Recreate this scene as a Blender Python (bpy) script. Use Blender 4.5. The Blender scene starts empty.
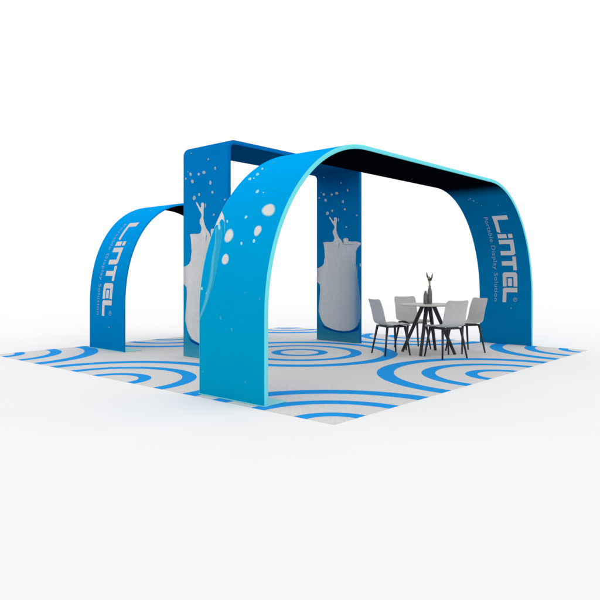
import bpy, bmesh, math, random
from mathutils import Vector
from mathutils.geometry import tessellate_polygon
random.seed(7)
S = bpy.context.scene
COL = S.collection

# ---------------------------------------------------------------- camera
cam_d = bpy.data.cameras.new("camera")
cam = bpy.data.objects.new("camera", cam_d); COL.objects.link(cam)
cam_d.sensor_width = 36.0
cam_d.lens = 36.0 * 619.96 / 600.0
cam_d.shift_y = -26.28 / 600.0
cam_d.clip_end = 5000.0
cam.location = (-3.677, -2.905, 1.141)
fwd = Vector((0.74926, 0.66227, 0.0))
cam.rotation_euler = fwd.to_track_quat('-Z', 'Y').to_euler()
S.camera = cam

# ---------------------------------------------------------------- light: an even white surround and an added, unseen soft front lamp
W = bpy.data.worlds.new("World"); S.world = W; W.use_nodes = True
W.node_tree.nodes["Background"].inputs[0].default_value = (1, 1, 1, 1)
W.node_tree.nodes["Background"].inputs[1].default_value = 1.04
ld = bpy.data.lights.new("added_front_fill", 'SUN'); ld.energy = 0.20; ld.angle = math.radians(50)
lamp = bpy.data.objects.new("added_front_fill", ld); COL.objects.link(lamp)
lamp.location = (3, -8, 6)
lamp.rotation_euler = Vector((-0.12, 1.0, -0.62)).to_track_quat('-Z', 'Y').to_euler()

S.view_settings.view_transform = 'Standard'
S.view_settings.look = 'None'
S.view_settings.exposure = 0.0
S.view_settings.gamma = 1.0
S.render.engine = 'CYCLES'
S.cycles.use_denoising = True
S.cycles.max_bounces = 4
S.cycles.diffuse_bounces = 2
S.cycles.glossy_bounces = 1
S.cycles.transmission_bounces = 2

# ---------------------------------------------------------------- materials
def nodes_of(name):
    m = bpy.data.materials.new(name); m.use_nodes = True
    nt = m.node_tree; b = nt.nodes["Principled BSDF"]
    return m, nt, b
def N(nt, t, **kw):
    n = nt.nodes.new(t)
    for k, v in kw.items(): setattr(n, k, v)
    return n
def ramp(nt, stops, interp='LINEAR'):
    r = N(nt, 'ShaderNodeValToRGB'); cr = r.color_ramp; cr.interpolation = interp
    while len(cr.elements) < len(stops): cr.elements.new(0.5)
    for e, (p, c) in zip(cr.elements, stops):
        e.position = p; e.color = (c[0], c[1], c[2], 1)
    return r
def weave(nt, b, scale=900, strength=0.05, dist=0.001):
    tc = N(nt, 'ShaderNodeTexCoord'); nz = N(nt, 'ShaderNodeTexNoise')
    nz.inputs['Scale'].default_value = scale; nz.inputs['Detail'].default_value = 2
    bp = N(nt, 'ShaderNodeBump'); bp.inputs['Strength'].default_value = strength
    bp.inputs['Distance'].default_value = dist
    nt.links.new(tc.outputs['Object'], nz.inputs['Vector'])
    nt.links.new(nz.outputs['Fac'], bp.inputs['Height'])
    nt.links.new(bp.outputs['Normal'], b.inputs['Normal'])
    return tc
def print_fabric(name, axis, lo, hi, stops, mottled=0.06, rough=0.8, spec=0.0):
    """printed stretch fabric: colours run along one object axis from lo to hi"""
    m, nt, b = nodes_of(name)
    b.inputs['Roughness'].default_value = rough
    b.inputs['Specular IOR Level'].default_value = spec
    tc = weave(nt, b, 500, 0.04)
    sp = N(nt, 'ShaderNodeSeparateXYZ'); nt.links.new(tc.outputs['Object'], sp.inputs[0])
    mr = N(nt, 'ShaderNodeMapRange'); mr.inputs['From Min'].default_value = lo; mr.inputs['From Max'].default_value = hi
    nt.links.new(sp.outputs['XYZ'.index(axis)], mr.inputs['Value'])
    r = ramp(nt, stops); nt.links.new(mr.outputs[0], r.inputs[0])
    nz = N(nt, 'ShaderNodeTexNoise'); nz.inputs['Scale'].default_value = 2.2; nz.inputs['Detail'].default_value = 4
    nt.links.new(tc.outputs['Object'], nz.inputs['Vector'])
    mr2 = N(nt, 'ShaderNodeMapRange'); mr2.inputs['From Min'].default_value = 0.3; mr2.inputs['From Max'].default_value = 0.7
    mr2.inputs['To Min'].default_value = 1 - mottled; mr2.inputs['To Max'].default_value = 1 + mottled * .5
    nt.links.new(nz.outputs['Fac'], mr2.inputs['Value'])
    hs = N(nt, 'ShaderNodeHueSaturation'); nt.links.new(mr2.outputs[0], hs.inputs['Value'])
    nt.links.new(r.outputs[0], hs.inputs['Color']); nt.links.new(hs.outputs[0], b.inputs['Base Color'])
    return m
def plain(name, col, rough=0.6, spec=0.3, noise=0.0, nscale=40, metallic=0.0):
    m, nt, b = nodes_of(name)
    b.inputs['Roughness'].default_value = rough
    b.inputs['Specular IOR Level'].default_value = spec
    b.inputs['Metallic'].default_value = metallic
    tc = weave(nt, b, 300, 0.05)
    nz = N(nt, 'ShaderNodeTexNoise'); nz.inputs['Scale'].default_value = nscale; nz.inputs['Detail'].default_value = 5
    nt.links.new(tc.outputs['Object'], nz.inputs['Vector'])
    r = ramp(nt, [(0.3, [c * (1 - noise) for c in col]), (0.7, [min(1, c * (1 + noise)) for c in col])])
    nt.links.new(nz.outputs['Fac'], r.inputs[0]); nt.links.new(r.outputs[0], b.inputs['Base Color'])
    return m

M = {}
M['arch_outer_toplit'] = print_fabric('azure print with painted top light', 'Z', 0, 2.5, [(0, (0, .325, .55)), (.3, (0, .315, .58)), (.7, (0, .345, .74)), (1, (0, .40, .92))], .02)  # printed teal to azure gradient, plus light from above painted into the top
M['arch_inner'] = print_fabric('blue inner print with black ceiling', 'Z', 0, 2.43, [(0, (0, .205, .46)), (.5, (0, .195, .45)), (.945, (0, .14, .33)), (.988, (0, .004, .010)), (1, (0, 0, 0))], .08)  # blue below, going over to black towards the ceiling
M['small_inner'] = print_fabric('blue inner print with dark ceiling', 'Z', 0, 2.23, [(0, (0, .17, .42)), (.85, (0, .15, .36)), (.93, (0, .01, .02)), (1, (0, 0, 0))], .08)  # blue that darkens to black near the top of the bend
M['small_outer_toplit'] = print_fabric('blue print', 'Z', 0, 2.3, [(0, (0, .205, .50)), (.45, (0, .225, .56)), (.8, (0, .31, .78)), (1, (0, .38, .92))], .02)  # deeper blue at the foot; brighter crown has overhead light painted in
M['gate_print'] = print_fabric('deep blue print', 'Z', 0, 2.9, [(0, (.06, .34, .50)), (.05, (.03, .28, .46)), (.14, (0, .26, .50)), (.5, (0, .22, .52)), (.8, (0, .19, .52)), (1, (0, .18, .52))], .06)
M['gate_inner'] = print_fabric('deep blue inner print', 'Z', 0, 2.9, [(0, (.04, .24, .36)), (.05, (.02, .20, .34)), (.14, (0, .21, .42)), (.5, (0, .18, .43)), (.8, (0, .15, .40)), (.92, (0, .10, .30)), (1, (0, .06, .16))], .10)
M['cyan_edge'] = plain('pale cyan edge fabric', (.17, .72, .79), .7, .0, .02)
M['blue_edge'] = plain('blue edge fabric', (0, .15, .46), .7, .0, .05)
M['plate'] = plain('pale cyan painted plate', (.24, .74, .76), .5, .2, .02)
M['logo_white'] = plain('white lettering', (.64, .615, .605), .7, .0, .02)
M['tag_white'] = plain('pale lettering', (.26, .42, .60), .7, .0, .02)
M['milk_drop'] = plain('milk white drops', (.68, .675, .68), .7, .0, .05, 20)
M['drop_rim'] = plain('light blue drop rim', (.22, .56, .74), .7, .0, .04)
M['cyan_drop'] = plain('small cyan drops', (.30, .72, .86), .7, .0, .04)
M['faint_drop'] = plain('faint drops', (.03, .38, .62), .7, .0, .04)
M['streak'] = plain('translucent splash streak', (.08, .44, .64), .7, .0, .04)
M['soft_streak'] = plain('soft edge of the splash streak', (.02, .37, .61), .7, .0, .04)
M['gate_drop'] = plain('grey white drops', (.34, .42, .50), .7, .0, .1, 30)
M['jug_shadow'] = plain('navy shadow line of the print', (0, .06, .26), .7, .0, .04)
M['jug_glass'] = plain('blue tinted glass of the printed jug', (.20, .33, .44), .7, .0, .1)
M['jug_light'] = plain('white highlights of the printed milk', (.66, .66, .66), .7, .0, .06)
def milk_mat():
    m, nt, b = nodes_of('jug of milk print')
    b.inputs['Roughness'].default_value = .75; b.inputs['Specular IOR Level'].default_value = .1
    tc = weave(nt, b, 500, .04)
    sp = N(nt, 'ShaderNodeSeparateXYZ'); nt.links.new(tc.outputs['Object'], sp.inputs[0])
    mr = N(nt, 'ShaderNodeMapRange'); mr.inputs['From Min'].default_value = 3.98; mr.inputs['From Max'].default_value = 3.06
    nt.links.new(sp.outputs['Y'], mr.inputs['Value'])
    r = ramp(nt, [(.02, (.46, .49, .52)), (.13, (.64, .64, .635)), (.45, (.58, .58, .58)), (.72, (.46, .49, .52)), (.86, (.33, .41, .47)), (.95, (.12, .26, .41))])
    r2 = ramp(nt, [(.02, (.46, .49, .52)), (.13, (.60, .60, .60)), (.55, (.57, .57, .57)), (.80, (.52, .55, .58)), (1, (.47, .51, .56))])
    nt.links.new(mr.outputs[0], r.inputs[0]); nt.links.new(mr.outputs[0], r2.inputs[0])
    mz = N(nt, 'ShaderNodeMapRange'); mz.inputs['From Min'].default_value = 1.55; mz.inputs['From Max'].default_value = 1.15
    nt.links.new(sp.outputs['Z'], mz.inputs['Value'])
    mx = N(nt, 'ShaderNodeMix', data_type='RGBA'); nt.links.new(mz.outputs[0], mx.inputs[0])
    nt.links.new(r2.outputs[0], mx.inputs[6]); nt.links.new(r.outputs[0], mx.inputs[7])
    nz = N(nt, 'ShaderNodeTexNoise'); nz.inputs['Scale'].default_value = 22; nz.inputs['Detail'].default_value = 9; nz.inputs['Roughness'].default_value = .65
    nt.links.new(tc.outputs['Object'], nz.inputs['Vector'])
    m2 = N(nt, 'ShaderNodeMapRange'); m2.inputs['From Min'].default_value = .3; m2.inputs['From Max'].default_value = .7; m2.inputs['To Min'].default_value = .93; m2.inputs['To Max'].default_value = 1.10
    nt.links.new(nz.outputs['Fac'], m2.inputs['Value'])
    hs = N(nt, 'ShaderNodeHueSaturation'); nt.links.new(m2.outputs[0], hs.inputs['Value'])
    nt.links.new(mx.outputs[2], hs.inputs['Color']); nt.links.new(hs.outputs[0], b.inputs['Base Color'])
    return m
M['milk'] = milk_mat()
M['shell'] = plain('grey moulded chair shell', (.56, .54, .525), .5, .2, .03, 8)
M['black_metal'] = plain('matt black metal', (.022, .023, .026), .45, .4, .1)
M['vase'] = plain('dark grey ceramic', (.16, .16, .165), .5, .35, .1, 20)
M['stem'] = plain('pale dried stem', (.50, .48, .36), .7, .2, .1)
M['bud'] = plain('dark olive dried bud', (.10, .10, .055), .7, .2, .4, 60)
def wood_mat():
    m, nt, b = nodes_of('pale greyish wood')
    b.inputs['Roughness'].default_value = .5; b.inputs['Specular IOR Level'].default_value = .3
    tc = N(nt, 'ShaderNodeTexCoord'); mp = N(nt, 'ShaderNodeMapping'); mp.inputs['Scale'].default_value = (3, 40, 3)
    nz = N(nt, 'ShaderNodeTexNoise'); nz.inputs['Scale'].default_value = 2; nz.inputs['Detail'].default_value = 6
    nt.links.new(tc.outputs['Object'], mp.inputs[0]); nt.links.new(mp.outputs[0], nz.inputs['Vector'])
    r = ramp(nt, [(.3, (.50, .45, .41)), (.7, (.66, .62, .58))]); nt.links.new(nz.outputs['Fac'], r.inputs[0])
    nt.links.new(r.outputs[0], b.inputs['Base Color'])
    return m
M['wood'] = wood_mat()
def floor_mat():
    m, nt, b = nodes_of('white studio floor')
    b.inputs['Roughness'].default_value = .9; b.inputs['Specular IOR Level'].default_value = 0
    b.inputs['Sheen Weight'].default_value = 1.0; b.inputs['Sheen Roughness'].default_value = .3
    tc = N(nt, 'ShaderNodeTexCoord'); nz = N(nt, 'ShaderNodeTexNoise'); nz.inputs['Scale'].default_value = .5; nz.inputs['Detail'].default_value = 6
    nt.links.new(tc.outputs['Object'], nz.inputs['Vector'])
    r = ramp(nt, [(.3, (.880, .872, .866)), (.7, (.900, .892, .886))]); nt.links.new(nz.outputs['Fac'], r.inputs[0])
    nt.links.new(r.outputs[0], b.inputs['Base Color'])
    return m
M['floor'] = floor_mat()
def carpet_mat():
    m, nt, b = nodes_of('grey carpet with blue rings')
    b.inputs['Roughness'].default_value = .95; b.inputs['Specular IOR Level'].default_value = .03
    tc = N(nt, 'ShaderNodeTexCoord'); sp = N(nt, 'ShaderNodeSeparateXYZ'); nt.links.new(tc.outputs['Object'], sp.inputs[0])
    sq = []
    for k in (0, 1):
        a = N(nt, 'ShaderNodeMath', operation='PINGPONG'); a.inputs[1].default_value = 1.525
        nt.links.new(sp.outputs[k], a.inputs[0])
        q = N(nt, 'ShaderNodeMath', operation='MULTIPLY'); nt.links.new(a.outputs[0], q.inputs[0]); nt.links.new(a.outputs[0], q.inputs[1])
        sq.append(q)
    ad = N(nt, 'ShaderNodeMath', operation='ADD'); nt.links.new(sq[0].outputs[0], ad.inputs[0]); nt.links.new(sq[1].outputs[0], ad.inputs[1])
    rt = N(nt, 'ShaderNodeMath', operation='SQRT'); nt.links.new(ad.outputs[0], rt.inputs[0])
    dv = N(nt, 'ShaderNodeMath', operation='DIVIDE'); dv.inputs[1].default_value = 2.5; nt.links.new(rt.outputs[0], dv.inputs[0])
    k = 1 / 2.5; w, z = (1, 1, 1), (0, 0, 0)
    rr = ramp(nt, [(0, z), (.27 * k, w), (.41 * k, z), (.735 * k, w), (.895 * k, z), (1.21 * k, w), (1.40 * k, z)], 'CONSTANT')
    nt.links.new(dv.outputs[0], rr.inputs[0])
    nz = N(nt, 'ShaderNodeTexNoise'); nz.inputs['Scale'].default_value = 75; nz.inputs['Detail'].default_value = 8; nz.inputs['Roughness'].default_value = .75
    nt.links.new(tc.outputs['Object'], nz.inputs['Vector'])
    g = ramp(nt, [(.36, (.56, .55, .54)), (.5, (.70, .692, .683)), (.64, (.82, .812, .805))]); nt.links.new(nz.outputs['Fac'], g.inputs[0])
    bl = ramp(nt, [(.3, (.012, .30, .76)), (.7, (.018, .34, .83))]); nt.links.new(nz.outputs['Fac'], bl.inputs[0])
    mx = N(nt, 'ShaderNodeMix', data_type='RGBA'); nt.links.new(rr.outputs[0], mx.inputs[0])
    nt.links.new(g.outputs[0], mx.inputs[6]); nt.links.new(bl.outputs[0], mx.inputs[7])
    nt.links.new(mx.outputs[2], b.inputs['Base Color'])
    return m
M['carpet'] = carpet_mat()

# ---------------------------------------------------------------- helpers
def tag(o, label, cat, group=None):
    o['label'] = label; o['category'] = cat
    if group: o['group'] = group
    return o
def empty(name, loc, rz=0.0):
    o = bpy.data.objects.new(name, None); COL.objects.link(o)
    o.location = loc; o.rotation_euler = (0, 0, rz); o.empty_display_size = .2
    return o
def link(name, bm, mats, parent=None, smooth=False, recalc=True):
    if recalc: bmesh.ops.recalc_face_normals(bm, faces=bm.faces)
    me = bpy.data.meshes.new(name); bm.to_mesh(me); bm.free()
    for m in (mats if isinstance(mats, (list, tuple)) else [mats]): me.materials.append(m)
    if smooth:
        for p in me.polygons: p.use_smooth = True
    o = bpy.data.objects.new(name, me); COL.objects.link(o)
    if parent: o.parent = parent
    return o
def box(bm, lo, hi, bev=0.0):
    r = bmesh.ops.create_cube(bm, size=1)
    vs = r['verts']
    for v in vs:
        for k in range(3): v.co[k] = (lo[k] + hi[k]) / 2 + v.co[k] * (hi[k] - lo[k])
    if bev:
        es = list({e for v in vs for e in v.link_edges})
        bmesh.ops.bevel(bm, geom=es, offset=bev, segments=2, affect='EDGES')
def bar(bm, a, b, ra, rb, seg=10, squash=1.0, side=None):
    """tapered closed tube from a to b"""
    a, b = Vector(a), Vector(b); d = (b - a).normalized()
    s = Vector(side) if side else Vector((0, 0, 1)) if abs(d.z) < .9 else Vector((1, 0, 0))
    x = d.cross(s).normalized(); y = d.cross(x).normalized()
    rings = []
    for c, r in ((a, ra), (b, rb)):
        rings.append([bm.verts.new(c + x * math.cos(t) * r + y * math.sin(t) * r * squash) for t in [2 * math.pi * (i + .5) / seg for i in range(seg)]])
    for i in range(seg):
        j = (i + 1) % seg; bm.faces.new((rings[0][i], rings[0][j], rings[1][j], rings[1][i]))
    bm.faces.new(rings[0][::-1]); bm.faces.new(rings[1])
def lathe(bm, prof, seg=28, c=(0, 0)):
    rings = []
    for r, z in prof:
        rings.append([bm.verts.new((c[0] + r * math.cos(2 * math.pi * i / seg), c[1] + r * math.sin(2 * math.pi * i / seg), z)) for i in range(seg)])
    for A, B in zip(rings, rings[1:]):
        for i in range(seg):
            j = (i + 1) % seg; bm.faces.new((A[i], A[j], B[j], B[i]))
    bm.faces.new(rings[0][::-1]); bm.faces.new(rings[-1])

class Profile:
    """bent outline of an arch in the x-z plane; s runs along it from the left foot"""
    def __init__(self, pts):
        self.P = pts; self.S = [0.0]
        for a, b in zip(pts, pts[1:]): self.S.append(self.S[-1] + math.hypot(b[0] - a[0], b[1] - a[1]))
        self.n = []
        for i in range(len(pts)):
            a = pts[max(0, i - 1)]; b = pts[min(len(pts) - 1, i + 1)]
            l = math.hypot(b[0] - a[0], b[1] - a[1]); self.n.append((-(b[1] - a[1]) / l, (b[0] - a[0]) / l))
        self.n[0] = (-1, 0); self.n[-1] = (1, 0)
    def at(self, s, off):
        import bisect
        i = min(max(bisect.bisect_right(self.S, s) - 1, 0), len(self.P) - 2)
        t = (s - self.S[i]) / (self.S[i + 1] - self.S[i])
        x = self.P[i][0] + t * (self.P[i + 1][0] - self.P[i][0]); z = self.P[i][1] + t * (self.P[i + 1][1] - self.P[i][1])
        nx = self.n[i][0] + t * (self.n[i + 1][0] - self.n[i][0]); nz = self.n[i][1] + t * (self.n[i + 1][1] - self.n[i][1])
        return x + nx * off, z + nz * off
    def inset(self, d):
        return Profile([(p[0] - n[0] * d, p[1] - n[1] * d) for p, n in zip(self.P, self.n)])
def arch_profile(u0, u1, H, z0, a, n=2.0, K=48):
    pts = [(u0, 0.0)]; b = H - z0
    for i in range(1, 6): pts.append((u0, z0 * i / 6))
    for i in range(K + 1):
        t = math.pi / 2 * i / K
        pts.append((u0 + a * (1 - max(0, math.cos(t)) ** (2 / n)), z0 + b * math.sin(t) ** (2 / n)))
    top = [(u1 - (u - u0), z) for u, z in pts[::-1]]
    ua, ub = pts[-1][0], top[0][0]
    if ub - ua > .01:
        for i in range(1, 12): pts.append((ua + (ub - ua) * i / 12, H))
        return pts + top
    return pts + top[1:]
def sheet(bm, prof, v0, v1, mi=0, cols=6):
    rows = []
    for x, z in prof.P: rows.append([bm.verts.new((x, v0 + (v1 - v0) * k / cols, z)) for k in range(cols + 1)])
    for A, B in zip(rows, rows[1:]):
        for k in range(cols):
            f = bm.faces.new((A[k], A[k + 1], B[k + 1], B[k])); f.material_index = mi
def decal(bm, prof, polys, off, mi, side=1, step=.03):
    """printed flat shapes, given as (s, v) outlines, laid on the bent sheet"""
    for poly in polys:
        t = bmesh.new()
        vs = [t.verts.new((s, v, 0)) for s, v in poly]
        if len(vs) <= 4: t.faces.new(vs)
        else:
            for tri in tessellate_polygon([[Vector((s, v, 0)) for s, v in poly]]):
                if len(set(tri)) == 3: t.faces.new([vs[i] for i in tri])
        smin = min(p[0] for p in poly); smax = max(p[0] for p in poly)
        s = math.floor(smin / step) * step + step
        while s < smax:
            bmesh.ops.bisect_plane(t, geom=t.verts[:] + t.edges[:] + t.faces[:], plane_co=(s, 0, 0), plane_no=(1, 0, 0)); s += step
        mp = {}
        for v in t.verts:
            x, z = prof.at(v.co.x, off * side); mp[v] = bm.verts.new((x, v.co.y, z))
        for f in t.faces:
            g = bm.faces.new([mp[v] for v in f.verts]); g.material_index = mi
        t.free()
def orient(bm, prof, outward):
    """make every face look away from (or into) the arch"""
    cx = (prof.P[0][0] + prof.P[-1][0]) / 2; cz = .9
    bm.normal_update()
    for f in bm.faces:
        c = f.calc_center_median(); d = Vector((c.x - cx, 0, max(0, c.z - cz) * 1.2))
        if (f.normal.dot(d) > 0) != outward: f.normal_flip()
def rim(bm, prof, v, sgn, T):
    """rounded cloth edge closing the gap between the two sheets"""
    cs = [(0, 0), (.0015, .004), (.006, .0075), (.012, .009), (T - .012, .009), (T - .006, .0075), (T - .0015, .004), (T, 0)]
    rows = []
    for (x, z), n in zip(prof.P, prof.n):
        rows.append([bm.verts.new((x - n[0] * o, v + sgn * e, z - n[1] * o)) for o, e in cs])
    for A, B in zip(rows, rows[1:]):
        for k in range(len(cs) - 1): bm.faces.new((A[k], A[k + 1], B[k + 1], B[k]))

# lettering: each stroke an outline, x along the reading direction in metres, y up in cap heights
def ch(x0, y0, x1, y1, tl=0, tr=0, br=0, bl=0, h=.245):
    """rectangle with cut corners"""
    o = []
    o += [(x0, y0 + bl / h), (x0 + bl, y0)] if bl else [(x0, y0)]
    o += [(x1 - br, y0), (x1, y0 + br / h)] if br else [(x1, y0)]
    o += [(x1, y1 - tr / h), (x1 - tr, y1)] if tr else [(x1, y1)]
    o += [(x0 + tl, y1), (x0, y1 - tl / h)] if tl else [(x0, y1)]
    return o
LOGO = [
    [(0, 0), (.31, .02), (.335, .25), (.085, .27), (.085, 1), (0, 1)],
    ch(.358, 0, .43, .60), ch(.358, .72, .43, 1),
    [(.462, 0), (.535, 0), (.535, .73), (.645, .73), (.655, .69), (.655, 0), (.728, 0), (.728, .86), (.70, 1), (.462, 1)],
    [(.752, .76), (.828, .76), (.828, 0), (.902, 0), (.902, .76), (.980, .76), (.980, 1), (.752, 1)],
    [(1.04, 0), (1.245, 0), (1.245, .26), (1.090, .26), (1.090, .74), (1.245, .74), (1.245, 1), (1.04, 1), (1.012, .88), (1.012, .12)],
    ch(1.115, .355, 1.235, .635),
    [(1.29, 0), (1.50, 0), (1.50, .26), (1.338, .26), (1.338, 1), (1.266, 1), (1.266, .1)],
]
def ring(cx, cy, r, w, n=20, h=.245):
    o = []
    for i in range(n):
        a, b = 2 * math.pi * i / n, 2 * math.pi * (i + 1) / n
        o.append([(cx + r * math.cos(a), cy + r * math.sin(a) / h), (cx + r * math.cos(b), cy + r * math.sin(b) / h),
                  (cx + (r - w) * math.cos(b), cy + (r - w) * math.sin(b) / h), (cx + (r - w) * math.cos(a), cy + (r - w) * math.sin(a) / h)])
    return o
def text_mesh(s, size, spacing):
    cu = bpy.data.curves.new('lettering', 'FONT'); cu.body = s; cu.size = size; cu.space_character = spacing
    cu.resolution_u = 3
    o = bpy.data.objects.new('lettering', cu); COL.objects.link(o)
    dg = bpy.context.evaluated_depsgraph_get(); dg.update()
    me = o.evaluated_get(dg).to_mesh()
    V = [v.co.copy() for v in me.vertices]; F = [list(p.vertices) for p in me.polygons]
    o.evaluated_get(dg).to_mesh_clear(); bpy.data.objects.remove(o); bpy.data.curves.remove(cu)
    return V, F
def fit_text(s, length, height):
    V, F = text_mesh(s, 1, 1.12)
    x0 = min(v.x for v in V); x1 = max(v.x for v in V); y1 = max(v.y for v in V)
    return [((v.x - x0) * length / (x1 - x0), v.y * height / y1) for v in V], F
def put_logo(bm, prof, side, off, s0, v0, shear, mi_logo, mi_tag, scale=1.0, h=.245, sign=-1):
    """writes the logo so that it reads down from s0 towards the foot; v0 = baseline"""
    to = lambda x, y: (s0 + sign * x * scale, v0 + shear * x - y)
    polys = [[to(x, y * h) for x, y in pl] for pl in LOGO]
    decal(bm, prof, polys, off, mi_logo, side)
    rg = ring(1.455, .87, .034, .008)
    decal(bm, prof, [[to(x, y * h) for x, y in pl] for pl in rg], off, mi_tag, side)
    V, F = fit_text("R", .028, .034)
    decal(bm, prof, [[to(1.441 + V[i][0], .87 * h - .017 + V[i][1]) for i in f] for f in F], off, mi_tag, side)
    V, F = fit_text("Portable Display Solution", 1.475, .066)
    decal(bm, prof, [[to(.015 + V[i][0], -.142 + V[i][1]) for i in f] for f in F], off, mi_tag, side)
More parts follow.
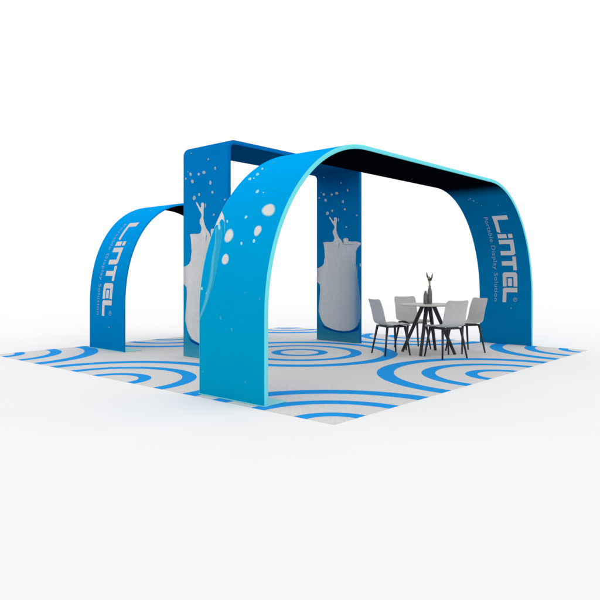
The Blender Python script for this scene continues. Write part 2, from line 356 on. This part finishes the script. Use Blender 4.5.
ART = {"soft":[[[1.501,1.631],[1.408,1.608],[1.329,1.605],[1.259,1.6],[1.182,1.59],[1.106,1.588],[1.032,1.593],[0.957,1.613],[0.862,1.639],[0.785,1.67],[0.719,1.694],[0.716,1.681],[0.777,1.629],[0.853,1.583],[0.947,1.551],[1.023,1.525],[1.1,1.519],[1.176,1.521],[1.254,1.533],[1.322,1.546],[1.404,1.563],[1.5,1.608]]],"veil":[[[1.61,1.67],[1.63,1.636],[1.605,1.58],[1.517,1.532],[1.414,1.511],[1.314,1.497],[1.198,1.492],[1.065,1.506],[0.972,1.527],[1.122,1.524],[1.256,1.536],[1.375,1.561],[1.478,1.594]]],"big":[[[1.795,0.976],[1.779,0.963],[1.762,0.954],[1.744,0.948],[1.726,0.948],[1.71,0.956],[1.699,0.974],[1.696,0.997],[1.699,1.021],[1.706,1.043],[1.716,1.064],[1.728,1.083],[1.742,1.1],[1.76,1.112],[1.779,1.117],[1.797,1.112],[1.811,1.101],[1.821,1.085],[1.827,1.064],[1.828,1.041],[1.822,1.016],[1.81,0.994]],[[1.574,1.428],[1.563,1.413],[1.551,1.401],[1.537,1.391],[1.52,1.383],[1.502,1.38],[1.485,1.383],[1.47,1.392],[1.459,1.405],[1.452,1.42],[1.449,1.436],[1.452,1.453],[1.46,1.469],[1.473,1.481],[1.49,1.489],[1.507,1.493],[1.523,1.494],[1.541,1.493],[1.558,1.489],[1.573,1.479],[1.581,1.463],[1.581,1.445]],[[1.595,1.069],[1.591,1.055],[1.581,1.041],[1.567,1.031],[1.55,1.026],[1.534,1.028],[1.521,1.033],[1.511,1.041],[1.502,1.049],[1.496,1.061],[1.495,1.075],[1.501,1.089],[1.513,1.1],[1.528,1.108],[1.544,1.113],[1.56,1.115],[1.575,1.112],[1.587,1.105],[1.594,1.094],[1.596,1.082]],[[1.328,1.409],[1.324,1.395],[1.316,1.383],[1.303,1.371],[1.289,1.363],[1.272,1.358],[1.257,1.359],[1.244,1.366],[1.236,1.376],[1.232,1.388],[1.231,1.4],[1.232,1.413],[1.238,1.427],[1.25,1.44],[1.266,1.447],[1.283,1.449],[1.297,1.446],[1.31,1.441],[1.32,1.433],[1.327,1.422]]],"small":[[[1.721,1.293],[1.715,1.285],[1.708,1.279],[1.7,1.277],[1.694,1.28],[1.689,1.285],[1.687,1.291],[1.687,1.3],[1.692,1.308],[1.7,1.312],[1.708,1.313],[1.715,1.312],[1.721,1.308],[1.723,1.301]],[[1.464,1.08],[1.459,1.072],[1.453,1.067],[1.446,1.063],[1.437,1.062],[1.431,1.065],[1.428,1.072],[1.428,1.079],[1.431,1.087],[1.438,1.093],[1.445,1.095],[1.453,1.096],[1.46,1.094],[1.465,1.088]],[[1.443,1.238],[1.44,1.231],[1.435,1.225],[1.429,1.221],[1.422,1.221],[1.416,1.223],[1.412,1.227],[1.411,1.234],[1.415,1.241],[1.421,1.245],[1.427,1.249],[1.434,1.251],[1.44,1.25],[1.443,1.244]],[[2.041,1.322],[2.033,1.312],[2.022,1.304],[2.009,1.299],[1.999,1.301],[1.994,1.308],[1.993,1.316],[1.994,1.325],[2.0,1.336],[2.012,1.343],[2.024,1.346],[2.034,1.344],[2.042,1.34],[2.044,1.332]],[[2.257,1.578],[2.246,1.568],[2.234,1.56],[2.223,1.558],[2.217,1.564],[2.218,1.576],[2.224,1.589],[2.232,1.601],[2.243,1.613],[2.255,1.62],[2.265,1.62],[2.271,1.615],[2.272,1.604],[2.267,1.591]],[[2.332,1.528],[2.321,1.516],[2.307,1.507],[2.296,1.505],[2.29,1.511],[2.289,1.52],[2.291,1.53],[2.298,1.543],[2.31,1.555],[2.323,1.562],[2.334,1.565],[2.343,1.562],[2.345,1.553],[2.34,1.541]],[[2.441,1.554],[2.431,1.544],[2.42,1.537],[2.411,1.534],[2.407,1.538],[2.406,1.545],[2.411,1.555],[2.419,1.566],[2.43,1.575],[2.44,1.581],[2.451,1.587],[2.458,1.586],[2.457,1.577],[2.45,1.566]],[[2.244,1.52],[2.239,1.518],[2.235,1.519],[2.233,1.521],[2.233,1.527],[2.237,1.534],[2.243,1.541],[2.249,1.547],[2.255,1.551],[2.259,1.55],[2.26,1.547],[2.259,1.541],[2.256,1.534],[2.251,1.526]],[[1.99,1.217],[1.986,1.215],[1.983,1.215],[1.982,1.218],[1.983,1.223],[1.985,1.228],[1.988,1.232],[1.992,1.236],[1.996,1.238],[1.998,1.237],[1.999,1.234],[1.999,1.229],[1.997,1.224],[1.993,1.22]],[[1.605,1.689],[1.595,1.691],[1.588,1.699],[1.586,1.71],[1.589,1.723],[1.598,1.733],[1.609,1.74],[1.62,1.743],[1.631,1.742],[1.64,1.736],[1.641,1.724],[1.635,1.711],[1.627,1.701],[1.616,1.693]],[[1.671,1.524],[1.663,1.522],[1.658,1.523],[1.656,1.527],[1.656,1.532],[1.659,1.539],[1.665,1.546],[1.673,1.552],[1.681,1.555],[1.687,1.554],[1.689,1.55],[1.687,1.544],[1.684,1.537],[1.679,1.53]],[[0.999,1.661],[0.992,1.661],[0.986,1.664],[0.984,1.67],[0.985,1.675],[0.987,1.681],[0.992,1.686],[0.999,1.689],[1.006,1.688],[1.012,1.685],[1.015,1.68],[1.015,1.674],[1.011,1.669],[1.006,1.664]],[[1.621,1.61],[1.604,1.602],[1.59,1.601],[1.584,1.606],[1.585,1.615],[1.593,1.626],[1.607,1.638],[1.623,1.648],[1.64,1.654],[1.655,1.658],[1.664,1.655],[1.661,1.645],[1.65,1.632],[1.637,1.621]],[[0.95,1.592],[0.944,1.591],[0.938,1.593],[0.936,1.596],[0.937,1.6],[0.94,1.604],[0.944,1.607],[0.949,1.609],[0.955,1.609],[0.96,1.607],[0.963,1.604],[0.963,1.6],[0.96,1.596],[0.955,1.594]]],"faint":[[[0.739,1.379],[0.73,1.377],[0.722,1.377],[0.717,1.381],[0.717,1.386],[0.72,1.392],[0.726,1.399],[0.734,1.404],[0.743,1.407],[0.75,1.406],[0.754,1.401],[0.755,1.397],[0.754,1.39],[0.748,1.384]],[[0.641,1.229],[0.634,1.228],[0.627,1.229],[0.622,1.233],[0.621,1.238],[0.625,1.244],[0.631,1.248],[0.637,1.252],[0.645,1.253],[0.653,1.252],[0.656,1.247],[0.656,1.242],[0.654,1.237],[0.649,1.232]],[[0.92,0.881],[0.914,0.88],[0.909,0.881],[0.906,0.884],[0.905,0.888],[0.907,0.893],[0.911,0.897],[0.917,0.9],[0.923,0.901],[0.927,0.899],[0.93,0.896],[0.932,0.892],[0.931,0.887],[0.926,0.883]],[[0.972,1.074],[0.967,1.074],[0.963,1.076],[0.961,1.079],[0.962,1.083],[0.964,1.087],[0.967,1.09],[0.971,1.092],[0.976,1.091],[0.979,1.089],[0.981,1.085],[0.981,1.081],[0.979,1.078],[0.976,1.075]],[[0.218,1.631],[0.213,1.633],[0.21,1.637],[0.208,1.641],[0.207,1.646],[0.208,1.651],[0.211,1.655],[0.215,1.655],[0.219,1.654],[0.223,1.651],[0.225,1.646],[0.225,1.641],[0.224,1.637],[0.222,1.633]],[[0.19,1.057],[0.185,1.058],[0.181,1.06],[0.179,1.065],[0.18,1.069],[0.181,1.073],[0.184,1.076],[0.188,1.078],[0.192,1.077],[0.196,1.074],[0.198,1.07],[0.198,1.065],[0.197,1.061],[0.194,1.059]],[[2.584,1.511],[2.568,1.496],[2.553,1.484],[2.541,1.479],[2.535,1.48],[2.533,1.487],[2.539,1.499],[2.553,1.515],[2.57,1.529],[2.585,1.539],[2.599,1.548],[2.61,1.551],[2.61,1.543],[2.599,1.527]],[[2.021,1.077],[2.017,1.075],[2.014,1.076],[2.013,1.079],[2.014,1.082],[2.016,1.087],[2.019,1.091],[2.023,1.093],[2.026,1.095],[2.029,1.095],[2.031,1.093],[2.03,1.089],[2.027,1.084],[2.024,1.081]]],"splash":[[1.832,1.736],[1.802,1.693],[1.749,1.633],[1.665,1.573],[1.698,1.614],[1.703,1.642],[1.67,1.645],[1.643,1.657],[1.633,1.687],[1.584,1.701],[1.536,1.719],[1.632,1.762],[1.688,1.746],[1.761,1.741]],"streaks":[[[1.633,1.687],[1.566,1.658],[1.48,1.621],[1.408,1.603],[1.338,1.598],[1.288,1.594],[1.2,1.579],[1.117,1.572],[1.048,1.575],[0.973,1.597],[0.874,1.622],[0.803,1.658],[0.739,1.691],[0.684,1.702],[0.684,1.696],[0.735,1.669],[0.797,1.63],[0.869,1.59],[0.968,1.563],[1.044,1.54],[1.114,1.538],[1.197,1.544],[1.285,1.56],[1.334,1.568],[1.405,1.579],[1.478,1.602],[1.565,1.643],[1.633,1.679]],[[1.73,1.628],[1.671,1.582],[1.603,1.546],[1.537,1.511],[1.537,1.503],[1.603,1.532],[1.671,1.568],[1.732,1.612]]],"jug":[[3.702,2.101],[3.683,2.105],[3.66,2.081],[3.632,2.045],[3.605,2.021],[3.591,2.039],[3.597,2.074],[3.579,2.09],[3.548,2.088],[3.531,2.068],[3.533,2.029],[3.541,1.987],[3.541,1.931],[3.545,1.883],[3.533,1.833],[3.518,1.791],[3.48,1.736],[3.438,1.697],[3.414,1.664],[3.401,1.631],[3.391,1.636],[3.396,1.721],[3.364,1.732],[3.3,1.724],[3.29,1.677],[3.209,1.667],[3.137,1.668],[3.084,1.658],[3.035,1.639],[3.045,1.612],[3.081,1.583],[3.115,1.546],[3.134,1.502],[3.134,1.421],[3.137,1.339],[3.142,1.284],[3.134,1.229],[3.12,1.148],[3.098,1.052],[3.084,0.957],[3.066,0.848],[3.053,0.74],[3.043,0.645],[3.04,0.55],[3.045,0.428],[3.066,0.359],[3.111,0.289],[3.173,0.238],[3.264,0.201],[3.391,0.184],[3.504,0.187],[3.616,0.2],[3.711,0.226],[3.788,0.253],[3.842,0.307],[3.882,0.362],[3.909,0.433],[3.932,0.496],[3.928,0.589],[3.916,0.661],[3.905,0.747],[3.897,0.862],[3.902,0.948],[3.941,0.982],[3.976,1.001],[3.976,1.231],[3.905,1.248],[3.851,1.273],[3.812,1.318],[3.807,1.375],[3.793,1.432],[3.8,1.489],[3.802,1.546],[3.812,1.617],[3.829,1.677],[3.749,1.681],[3.663,1.675],[3.613,1.682],[3.589,1.723],[3.589,1.762],[3.605,1.794],[3.622,1.816],[3.622,1.865],[3.597,1.889],[3.584,1.919],[3.591,1.948],[3.632,1.995],[3.663,2.043],[3.689,2.072]],"jshadow":[[3.882,0.274],[3.807,0.241],[3.715,0.215],[3.62,0.192],[3.504,0.177],[3.391,0.175],[3.264,0.19],[3.17,0.225],[3.102,0.278],[3.056,0.357],[3.021,0.375],[3.021,0.28],[3.084,0.222],[3.173,0.187],[3.3,0.16],[3.428,0.15],[3.56,0.159],[3.692,0.179],[3.807,0.209]],"jdrops":[[[3.79,2.494],[3.79,2.484],[3.795,2.475],[3.804,2.472],[3.817,2.474],[3.829,2.478],[3.836,2.483],[3.84,2.489],[3.843,2.499],[3.844,2.509],[3.84,2.518],[3.83,2.521],[3.817,2.519],[3.806,2.515],[3.799,2.51],[3.795,2.503]],[[3.903,2.445],[3.906,2.441],[3.91,2.437],[3.914,2.434],[3.921,2.432],[3.928,2.433],[3.934,2.437],[3.939,2.442],[3.939,2.447],[3.936,2.451],[3.931,2.455],[3.927,2.458],[3.921,2.46],[3.913,2.459],[3.907,2.455],[3.903,2.45]],[[3.75,2.392],[3.75,2.38],[3.758,2.372],[3.768,2.369],[3.779,2.37],[3.787,2.371],[3.796,2.376],[3.802,2.384],[3.807,2.396],[3.807,2.408],[3.8,2.416],[3.789,2.419],[3.779,2.418],[3.769,2.416],[3.762,2.412],[3.754,2.404]],[[3.619,2.476],[3.621,2.47],[3.627,2.466],[3.637,2.462],[3.644,2.459],[3.652,2.46],[3.66,2.465],[3.668,2.473],[3.671,2.48],[3.668,2.486],[3.661,2.491],[3.653,2.495],[3.644,2.498],[3.637,2.497],[3.629,2.492],[3.622,2.484]],[[3.503,2.488],[3.507,2.478],[3.516,2.471],[3.527,2.469],[3.536,2.47],[3.548,2.473],[3.559,2.477],[3.568,2.484],[3.571,2.494],[3.567,2.504],[3.558,2.51],[3.547,2.513],[3.536,2.512],[3.526,2.509],[3.515,2.505],[3.506,2.498]],[[3.383,2.34],[3.386,2.328],[3.39,2.318],[3.396,2.314],[3.405,2.315],[3.416,2.32],[3.424,2.325],[3.427,2.333],[3.427,2.343],[3.424,2.355],[3.42,2.364],[3.414,2.368],[3.405,2.367],[3.395,2.363],[3.386,2.357],[3.382,2.35]],[[3.341,2.209],[3.342,2.203],[3.347,2.197],[3.355,2.192],[3.364,2.19],[3.371,2.193],[3.378,2.199],[3.384,2.206],[3.388,2.212],[3.387,2.219],[3.382,2.225],[3.373,2.23],[3.364,2.231],[3.357,2.229],[3.35,2.223],[3.345,2.216]],[[3.614,2.202],[3.614,2.195],[3.618,2.19],[3.626,2.185],[3.635,2.182],[3.642,2.183],[3.648,2.188],[3.653,2.197],[3.656,2.205],[3.656,2.211],[3.652,2.217],[3.643,2.221],[3.635,2.224],[3.627,2.223],[3.622,2.218],[3.618,2.21]],[[3.707,2.165],[3.711,2.153],[3.72,2.144],[3.73,2.14],[3.74,2.137],[3.75,2.137],[3.761,2.142],[3.769,2.154],[3.772,2.169],[3.769,2.182],[3.761,2.19],[3.75,2.195],[3.74,2.198],[3.73,2.198],[3.72,2.192],[3.711,2.18]],[[3.293,2.519],[3.293,2.513],[3.295,2.507],[3.301,2.503],[3.309,2.5],[3.316,2.501],[3.321,2.506],[3.324,2.514],[3.326,2.522],[3.326,2.528],[3.324,2.534],[3.317,2.539],[3.309,2.541],[3.302,2.54],[3.297,2.535],[3.295,2.527]],[[3.434,2.656],[3.433,2.65],[3.436,2.647],[3.441,2.645],[3.447,2.645],[3.453,2.646],[3.457,2.648],[3.459,2.653],[3.461,2.659],[3.461,2.665],[3.459,2.668],[3.454,2.669],[3.447,2.669],[3.442,2.669],[3.438,2.667],[3.436,2.662]],[[3.103,2.095],[3.106,2.09],[3.109,2.088],[3.113,2.086],[3.12,2.086],[3.128,2.086],[3.134,2.088],[3.137,2.092],[3.136,2.096],[3.134,2.101],[3.131,2.103],[3.127,2.105],[3.12,2.105],[3.112,2.105],[3.106,2.103],[3.102,2.099]],[[3.488,2.043],[3.49,2.033],[3.493,2.023],[3.496,2.015],[3.499,2.012],[3.504,2.016],[3.509,2.025],[3.511,2.035],[3.511,2.044],[3.509,2.054],[3.507,2.064],[3.504,2.073],[3.499,2.076],[3.495,2.071],[3.491,2.063],[3.488,2.053]],[[3.318,1.914],[3.321,1.91],[3.326,1.906],[3.331,1.903],[3.336,1.901],[3.345,1.902],[3.351,1.906],[3.355,1.911],[3.355,1.916],[3.352,1.92],[3.348,1.923],[3.343,1.927],[3.336,1.928],[3.329,1.927],[3.321,1.924],[3.318,1.919]],[[3.865,2.535],[3.866,2.532],[3.868,2.53],[3.872,2.529],[3.876,2.529],[3.879,2.53],[3.882,2.531],[3.885,2.533],[3.887,2.536],[3.886,2.539],[3.884,2.541],[3.879,2.542],[3.876,2.542],[3.872,2.541],[3.87,2.54],[3.867,2.538]],[[3.798,2.782],[3.798,2.779],[3.8,2.775],[3.803,2.773],[3.807,2.774],[3.813,2.776],[3.816,2.778],[3.818,2.781],[3.818,2.784],[3.817,2.787],[3.816,2.79],[3.813,2.792],[3.807,2.792],[3.802,2.79],[3.799,2.787],[3.798,2.785]],[[3.034,1.28],[3.034,1.269],[3.036,1.261],[3.042,1.257],[3.048,1.254],[3.055,1.253],[3.059,1.258],[3.062,1.268],[3.064,1.281],[3.064,1.292],[3.062,1.3],[3.056,1.304],[3.048,1.307],[3.043,1.308],[3.039,1.304],[3.036,1.294]]],"jglass":[[[3.41,1.636],[3.3,1.625],[3.173,1.627],[3.166,1.618],[3.3,1.615],[3.406,1.627]],[[3.12,1.291],[3.106,1.229],[3.109,1.107],[3.124,1.093],[3.127,1.202]],[[3.485,1.661],[3.473,1.649],[3.48,1.608],[3.492,1.552],[3.499,1.594]]],"jlight":[[[3.575,2.003],[3.555,1.999],[3.555,1.89],[3.552,1.792],[3.563,1.75],[3.575,1.793],[3.579,1.884]],[[3.555,1.75],[3.529,1.721],[3.499,1.65],[3.522,1.609],[3.555,1.652],[3.567,1.708]],[[3.788,1.645],[3.753,1.652],[3.749,1.559],[3.761,1.46],[3.777,1.517]],[[3.383,1.708],[3.351,1.712],[3.348,1.668],[3.379,1.669]],[[3.084,1.648],[3.048,1.636],[3.066,1.612],[3.098,1.624]],[[3.866,0.948],[3.842,0.977],[3.835,0.806],[3.842,0.592],[3.831,0.436],[3.858,0.463],[3.874,0.634]],[[3.485,1.726],[3.451,1.688],[3.443,1.66],[3.473,1.677]],[[3.769,1.375],[3.749,1.431],[3.739,1.318],[3.753,1.247]]]}

# ---------------------------------------------------------------- floor
bm = bmesh.new()
vs = [bm.verts.new((x, y, 0)) for x, y in ((-600, -600), (600, -600), (600, 600), (-600, 600))]; bm.faces.new(vs)
fl = link('floor', bm, M['floor']); fl['kind'] = 'structure'

# ---------------------------------------------------------------- carpet
bm = bmesh.new(); box(bm, (0, 0, .0005), (6.1, 6.1, .0020), 0)
tag(link('exhibition_carpet', bm, M['carpet']), 'square light grey carpet printed with bright blue concentric rings under the whole booth', 'carpet')
CZ = .0024      # top of the carpet

# ---------------------------------------------------------------- arches
def build_arch(name, pts, v0, v1, T, mats_out, mats_in, edge, art_out=None, art_in=None, plates=(), plate_mat=None):
    root = empty(name, ((pts[0][0] + pts[-1][0]) / 2, (v0 + v1) / 2, CZ))
    inv = Vector(root.location)
    pr = Profile([(x, z + CZ) for x, z in pts]); pin = pr.inset(T)
    def add(nm, bm, m, smooth=True, out=None, prof=None):
        if out is not None: orient(bm, prof, out)
        o = link(nm, bm, m, root, smooth, recalc=(out is None))
        o.location = (-inv.x, -inv.y, -inv.z)
        return o
    bm = bmesh.new(); sheet(bm, pr, v0 + .009, v1 - .009)
    if art_out: art_out(bm, pr)
    add('outer_fabric', bm, mats_out, out=True, prof=pr)
    bm = bmesh.new(); sheet(bm, pin, v0 + .009, v1 - .009)
    if art_in: art_in(bm, pin)
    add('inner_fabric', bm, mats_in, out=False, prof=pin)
    for v, sg in ((v0 + .009, -1), (v1 - .009, 1)):
        bm = bmesh.new(); rim(bm, pr, v, sg, T); add('edge_band', bm, edge)
    for x0, x1 in plates:
        bm = bmesh.new(); box(bm, (x0, v0 + .004, CZ + .0005), (x1, v1 - .004, CZ + .008), .002)
        add('base_plate', bm, plate_mat, False)
    return root

BIGP = arch_profile(.09, 6.1, 2.463, .77, 1.5)
def big_out(bm, pr):
    A = ART
    def grow(poly, k):
        cx = sum(p[0] for p in poly) / len(poly); cy = sum(p[1] for p in poly) / len(poly)
        return [(cx + (p[0] - cx) * k, cy + (p[1] - cy) * k) for p in poly]
    clip = lambda polys: [[(s, min(v, 1.690)) for s, v in pl] for pl in polys]
    decal(bm, pr, clip([grow(p, 1.10) for p in A['big']]), .0010, 1)
    decal(bm, pr, clip([grow(p, .93) for p in A['big']]), .0018, 2)
    decal(bm, pr, clip(A['small']), .0012, 3)
    decal(bm, pr, clip(A['faint']), .0012, 4)
    decal(bm, pr, clip(A['soft']), .0008, 6)
    decal(bm, pr, clip(A['veil']), .0010, 6)
    decal(bm, pr, clip(A['streaks']), .0014, 5)
    decal(bm, pr, clip([A['splash']]), .0020, 2)
def big_in(bm, pin):
    tot = pin.S[-1]
    # inside of the right leg, reading downwards
    put_logo(bm, pin, -1, .0015, tot - 2.178, 1.250, .035, 1, 2, 1.0, .24, sign=1)
    dots = [(2.62, 1.43, .012), (2.56, 1.40, .014), (2.50, 1.37, .008), (2.42, 1.33, .008), (2.40, 1.07, .008), (.585, 1.16, .011), (2.60, 1.47, .009)]
    decal(bm, pin, [[(tot - s + r * math.cos(t * .785), v + r * math.sin(t * .785)) for t in range(8)] for s, v, r in dots], .0015, 2, -1)
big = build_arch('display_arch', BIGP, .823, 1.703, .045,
    [M['arch_outer_toplit'], M['drop_rim'], M['milk_drop'], M['cyan_drop'], M['faint_drop'], M['streak'], M['soft_streak']],
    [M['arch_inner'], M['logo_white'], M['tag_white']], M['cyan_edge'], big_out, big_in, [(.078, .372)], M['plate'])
tag(big, 'long front azure arch with pale cyan edge and milk drops on its near leg', 'display arch')

SMP = arch_profile(1.353, 3.99, 2.26, .65, 1.25, 2.2)
def small_out(bm, pr):
    put_logo(bm, pr, 1, .0015, 2.02, 5.425, .07, 1, 2, 1.01, .255)
    dots = [(.34, 5.33, .012), (2.35, 5.25, .014), (2.42, 5.40, .008), (2.62, 5.3, .008), (2.30, 5.62, .006), (2.75, 5.5, .007)]
    decal(bm, pr, [[(s + r * math.cos(t * .785), v + r * math.sin(t * .785)) for t in range(8)] for s, v, r in dots], .0015, 2)
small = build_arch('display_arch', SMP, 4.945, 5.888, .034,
    [M['small_outer_toplit'], M['logo_white'], M['tag_white']], [M['small_inner']], M['small_outer_toplit'], small_out, None, [(1.341, 1.66)], M['plate'])
tag(small, 'short blue arch at back left with white lettering outside its leg', 'display arch')

GP = arch_profile(1.675, 4.6, 2.875, 2.755, .12, 2.0, 10)
def gate_art(bm, pr, s_of, off, side):
    def m(poly): return [(s_of(z), v) for v, z in poly]
    decal(bm, pr, [m([(max(v, 3.072), max(z, .03)) for v, z in ART['jshadow']])], off, 2, side, .2)
    decal(bm, pr, [m([(min(v, 3.970), z) for v, z in ART['jug']])], off + .0008, 1, side, .2)
    decal(bm, pr, [m([(min(v, 3.968), z) for v, z in d]) for d in ART['jdrops']], off, 3, side, .2)
    decal(bm, pr, [m([(min(v, 3.968), z) for v, z in d]) for d in ART['jglass']], off + .0014, 4, side, .2)
    decal(bm, pr, [m([(min(v, 3.968), z) for v, z in d]) for d in ART['jlight']], off + .0014, 5, side, .2)
gm = [M['gate_print'], M['milk'], M['jug_shadow'], M['gate_drop'], M['jug_glass'], M['jug_light']]
gate = build_arch('display_gate', GP, 3.06, 3.98, .055, gm, [M['gate_inner']] + gm[1:], M['blue_edge'],
    lambda bm, pr: gate_art(bm, pr, lambda z: z, .0012, 1),
    lambda bm, pin: gate_art(bm, pin, lambda z: pin.S[-1] - z, .0012, -1),
    [(1.732, 2.0)], M['plate'])
tag(gate, 'tall square blue gate printed with a jug of splashing milk on each post', 'display gate')

# ---------------------------------------------------------------- table
TC = (4.21, 1.61)
t = empty('round_table', (TC[0], TC[1], CZ), math.radians(0))
tag(t, 'round pale wood meeting table on four splayed black legs between the chairs', 'table')
bm = bmesh.new()
lathe(bm, [(.388, .684), (.397, .688), (.400, .692), (.400, .697), (.397, .703), (.390, .705)], 64)
link('tabletop', bm, M['wood'], t)
bm = bmesh.new(); lathe(bm, [(.13, .664), (.14, .668), (.14, .6835)], 32); link('mounting_plate', bm, M['black_metal'], t)
for k in range(4):
    a = math.radians(14 + 90 * k)
    bm = bmesh.new()
    bar(bm, (.085 * math.cos(a), .085 * math.sin(a), .668), (.385 * math.cos(a), .385 * math.sin(a), .0), .036, .025, 4, 1.0, (-math.sin(a), math.cos(a), 0))
    bmesh.ops.bevel(bm, geom=bm.edges[:], offset=.004, segments=1, affect='EDGES')
    link('leg', bm, M['black_metal'], t)

# ---------------------------------------------------------------- chairs
def shell_bm():
    prof = [(.215, .405), (.212, .418), (.200, .427), (.16, .430), (.10, .427), (.03, .421), (-.04, .417), (-.10, .417), (-.145, .423),
            (-.172, .440), (-.188, .468), (-.199, .51), (-.210, .56), (-.223, .62), (-.241, .68), (-.260, .735), (-.273, .766), (-.283, .780)]
    n = len(prof); cols = 16; bm = bmesh.new(); rows = []
    L = [0]
    for a, b in zip(prof, prof[1:]): L.append(L[-1] + math.hypot(b[0] - a[0], b[1] - a[1]))
    for i, (y, z) in enumerate(prof):
        d0, d1 = L[i], L[-1] - L[i]
        half = .200 - .018 * (L[i] / L[-1])
        R = .032
        for d in (d0, d1):
            if d < R: half -= R - math.sqrt(max(0, R * R - (R - d) ** 2))
        row = []
        a = prof[max(0, i - 1)]; b = prof[min(n - 1, i + 1)]
        l = math.hypot(b[0] - a[0], b[1] - a[1]); ny, nz = (b[1] - a[1]) / l, -(b[0] - a[0]) / l
        for k in range(cols + 1):
            q = -1 + 2 * k / cols
            lift = .016 * abs(q) ** 2.5 * min(1, d0 / .1)
            row.append(bm.verts.new((q * half, y + abs(ny) * lift, z + abs(nz) * lift)))
        rows.append(row)
    for A, B in zip(rows, rows[1:]):
        for k in range(cols): bm.faces.new((A[k], A[k + 1], B[k + 1], B[k]))
    return bm
def make_chair():
    c = empty('chair', (0, 0, CZ))
    sh = link('seat_shell', shell_bm(), M['shell'], c, True)
    md = sh.modifiers.new('thickness', 'SOLIDIFY'); md.thickness = .012; md.offset = 0
    md2 = sh.modifiers.new('smooth', 'SUBSURF'); md2.levels = 1; md2.render_levels = 2
    bm = bmesh.new()
    for a, b in (((-.150, .150), (.150, .150)), ((-.150, -.130), (.150, -.130)), ((-.145, .15), (-.145, -.13)), ((.145, .15), (.145, -.13))):
        bar(bm, (a[0], a[1], .400), (b[0], b[1], .400), .013, .013, 8)
    link('seat_frame', bm, M['black_metal'], c)
    for sx in (-1, 1):
        for yt, yb in ((.145, .195), (-.13, -.195)):
            bm = bmesh.new(); bar(bm, (sx * .148, yt, .408), (sx * .205, yb, 0), .019, .011, 10)
            link('leg', bm, M['black_metal'], c, True)
    return c
def copy_tree(o):
    c = o.copy(); COL.objects.link(c)
    for chd in list(o.children):
        d = chd.copy(); COL.objects.link(d); d.parent = c
    return c
CH = [
    (3.755, 1.95, (.877, -.479), 'grey shell chair seen in profile left of the table, nearest the blue gate post'),
    (3.97, 1.205, (.40, .917), 'grey shell chair in front of the table with its back to the viewer'),
    (4.57, 2.09, (-.52, -.854), 'grey shell chair behind the table, facing the viewer across the tabletop'),
    (4.695, 1.28, (-.877, .479), 'grey shell chair right of the table, beside the lettered far leg of the front arch'),
]
proto = make_chair()
for i, (x, y, d, lab) in enumerate(CH):
    c = proto if i == 0 else copy_tree(proto)
    c.location = (x, y, CZ); c.rotation_euler = (0, 0, math.atan2(d[1], d[0]) - math.pi / 2)
    tag(c, lab, 'chair', 'grey chairs around the round table')

# ---------------------------------------------------------------- vases and dried flowers
TZ = CZ + .7055
R_ = Vector((.66227, -.74926, 0)); F_ = Vector((.74926, .66227, 0))      # across and away from the viewer
base = Vector((TC[0], TC[1], TZ))
def vase(p, H, r, lab):
    bm = bmesh.new()
    pr = [(.78 * r, 0), (.90 * r, .004), (r, .06 * H), (1.02 * r, .25 * H), (1.0 * r, .5 * H), (.92 * r, .68 * H), (.72 * r, .8 * H), (.48 * r, .89 * H), (.42 * r, .94 * H), (.5 * r, H),
          (.44 * r, H), (.34 * r, .94 * H), (.3 * r, .85 * H)]
    lathe(bm, pr, 32)
    o = link('vase', bm, M['vase'], None, True); o.location = p
    tag(o, lab, 'vase', 'dark grey bottle vases on the table'); return o
pt = base + R_ * .022; ps = base - R_ * .040 + F_ * -.01
vase(pt, .262, .034, 'taller dark grey bottle vase holding dried flowers on the table')
vase(ps, .190, .031, 'shorter empty dark grey bottle vase beside the taller one')
fb = empty('dried_flowers', pt + Vector((0, 0, .262)))
tag(fb, 'spray of dark dried flower buds on pale stems standing in the taller vase', 'dried flowers')
for k, (dx, dy, hz) in enumerate(((-.050, .0, .195), (-.030, .02, .150), (-.008, -.02, .135), (.012, .02, .120), (.046, .0, .175), (.030, -.02, .13), (-.018, .0, .10))):
    tip = R_ * dx + F_ * dy + Vector((0, 0, hz)); mid = tip * .42 + Vector((0, 0, .012))
    bm = bmesh.new(); bar(bm, (0, 0, -.06), mid, .0028, .0028, 6); bar(bm, mid, tip * .9, .0028, .002, 6)
    st = link('stem', bm, M['stem'], fb, True)
    bm = bmesh.new(); d = tip.normalized(); n = 7; rings = []
    ax = d.cross(F_).normalized(); ay = d.cross(ax)
    L0 = tip.length * .46
    for j in range(n):
        q = j / (n - 1); rr = .0095 * math.sin(math.pi * min(1, .12 + q * .86)) ** .8 + .0008
        cpt = mid + (tip - mid) * (.1 + .9 * q) + ax * .004 * math.sin(q * 5 + k)
        rings.append([bm.verts.new(cpt + ax * rr * math.cos(w * math.pi / 4) + ay * rr * math.sin(w * math.pi / 4)) for w in range(8)])
    for A, B in zip(rings, rings[1:]):
        for w in range(8): bm.faces.new((A[w], A[(w + 1) % 8], B[(w + 1) % 8], B[w]))
    bm.faces.new(rings[0][::-1]); bm.faces.new(rings[-1])
    link('bud', bm, M['bud'], st, True)
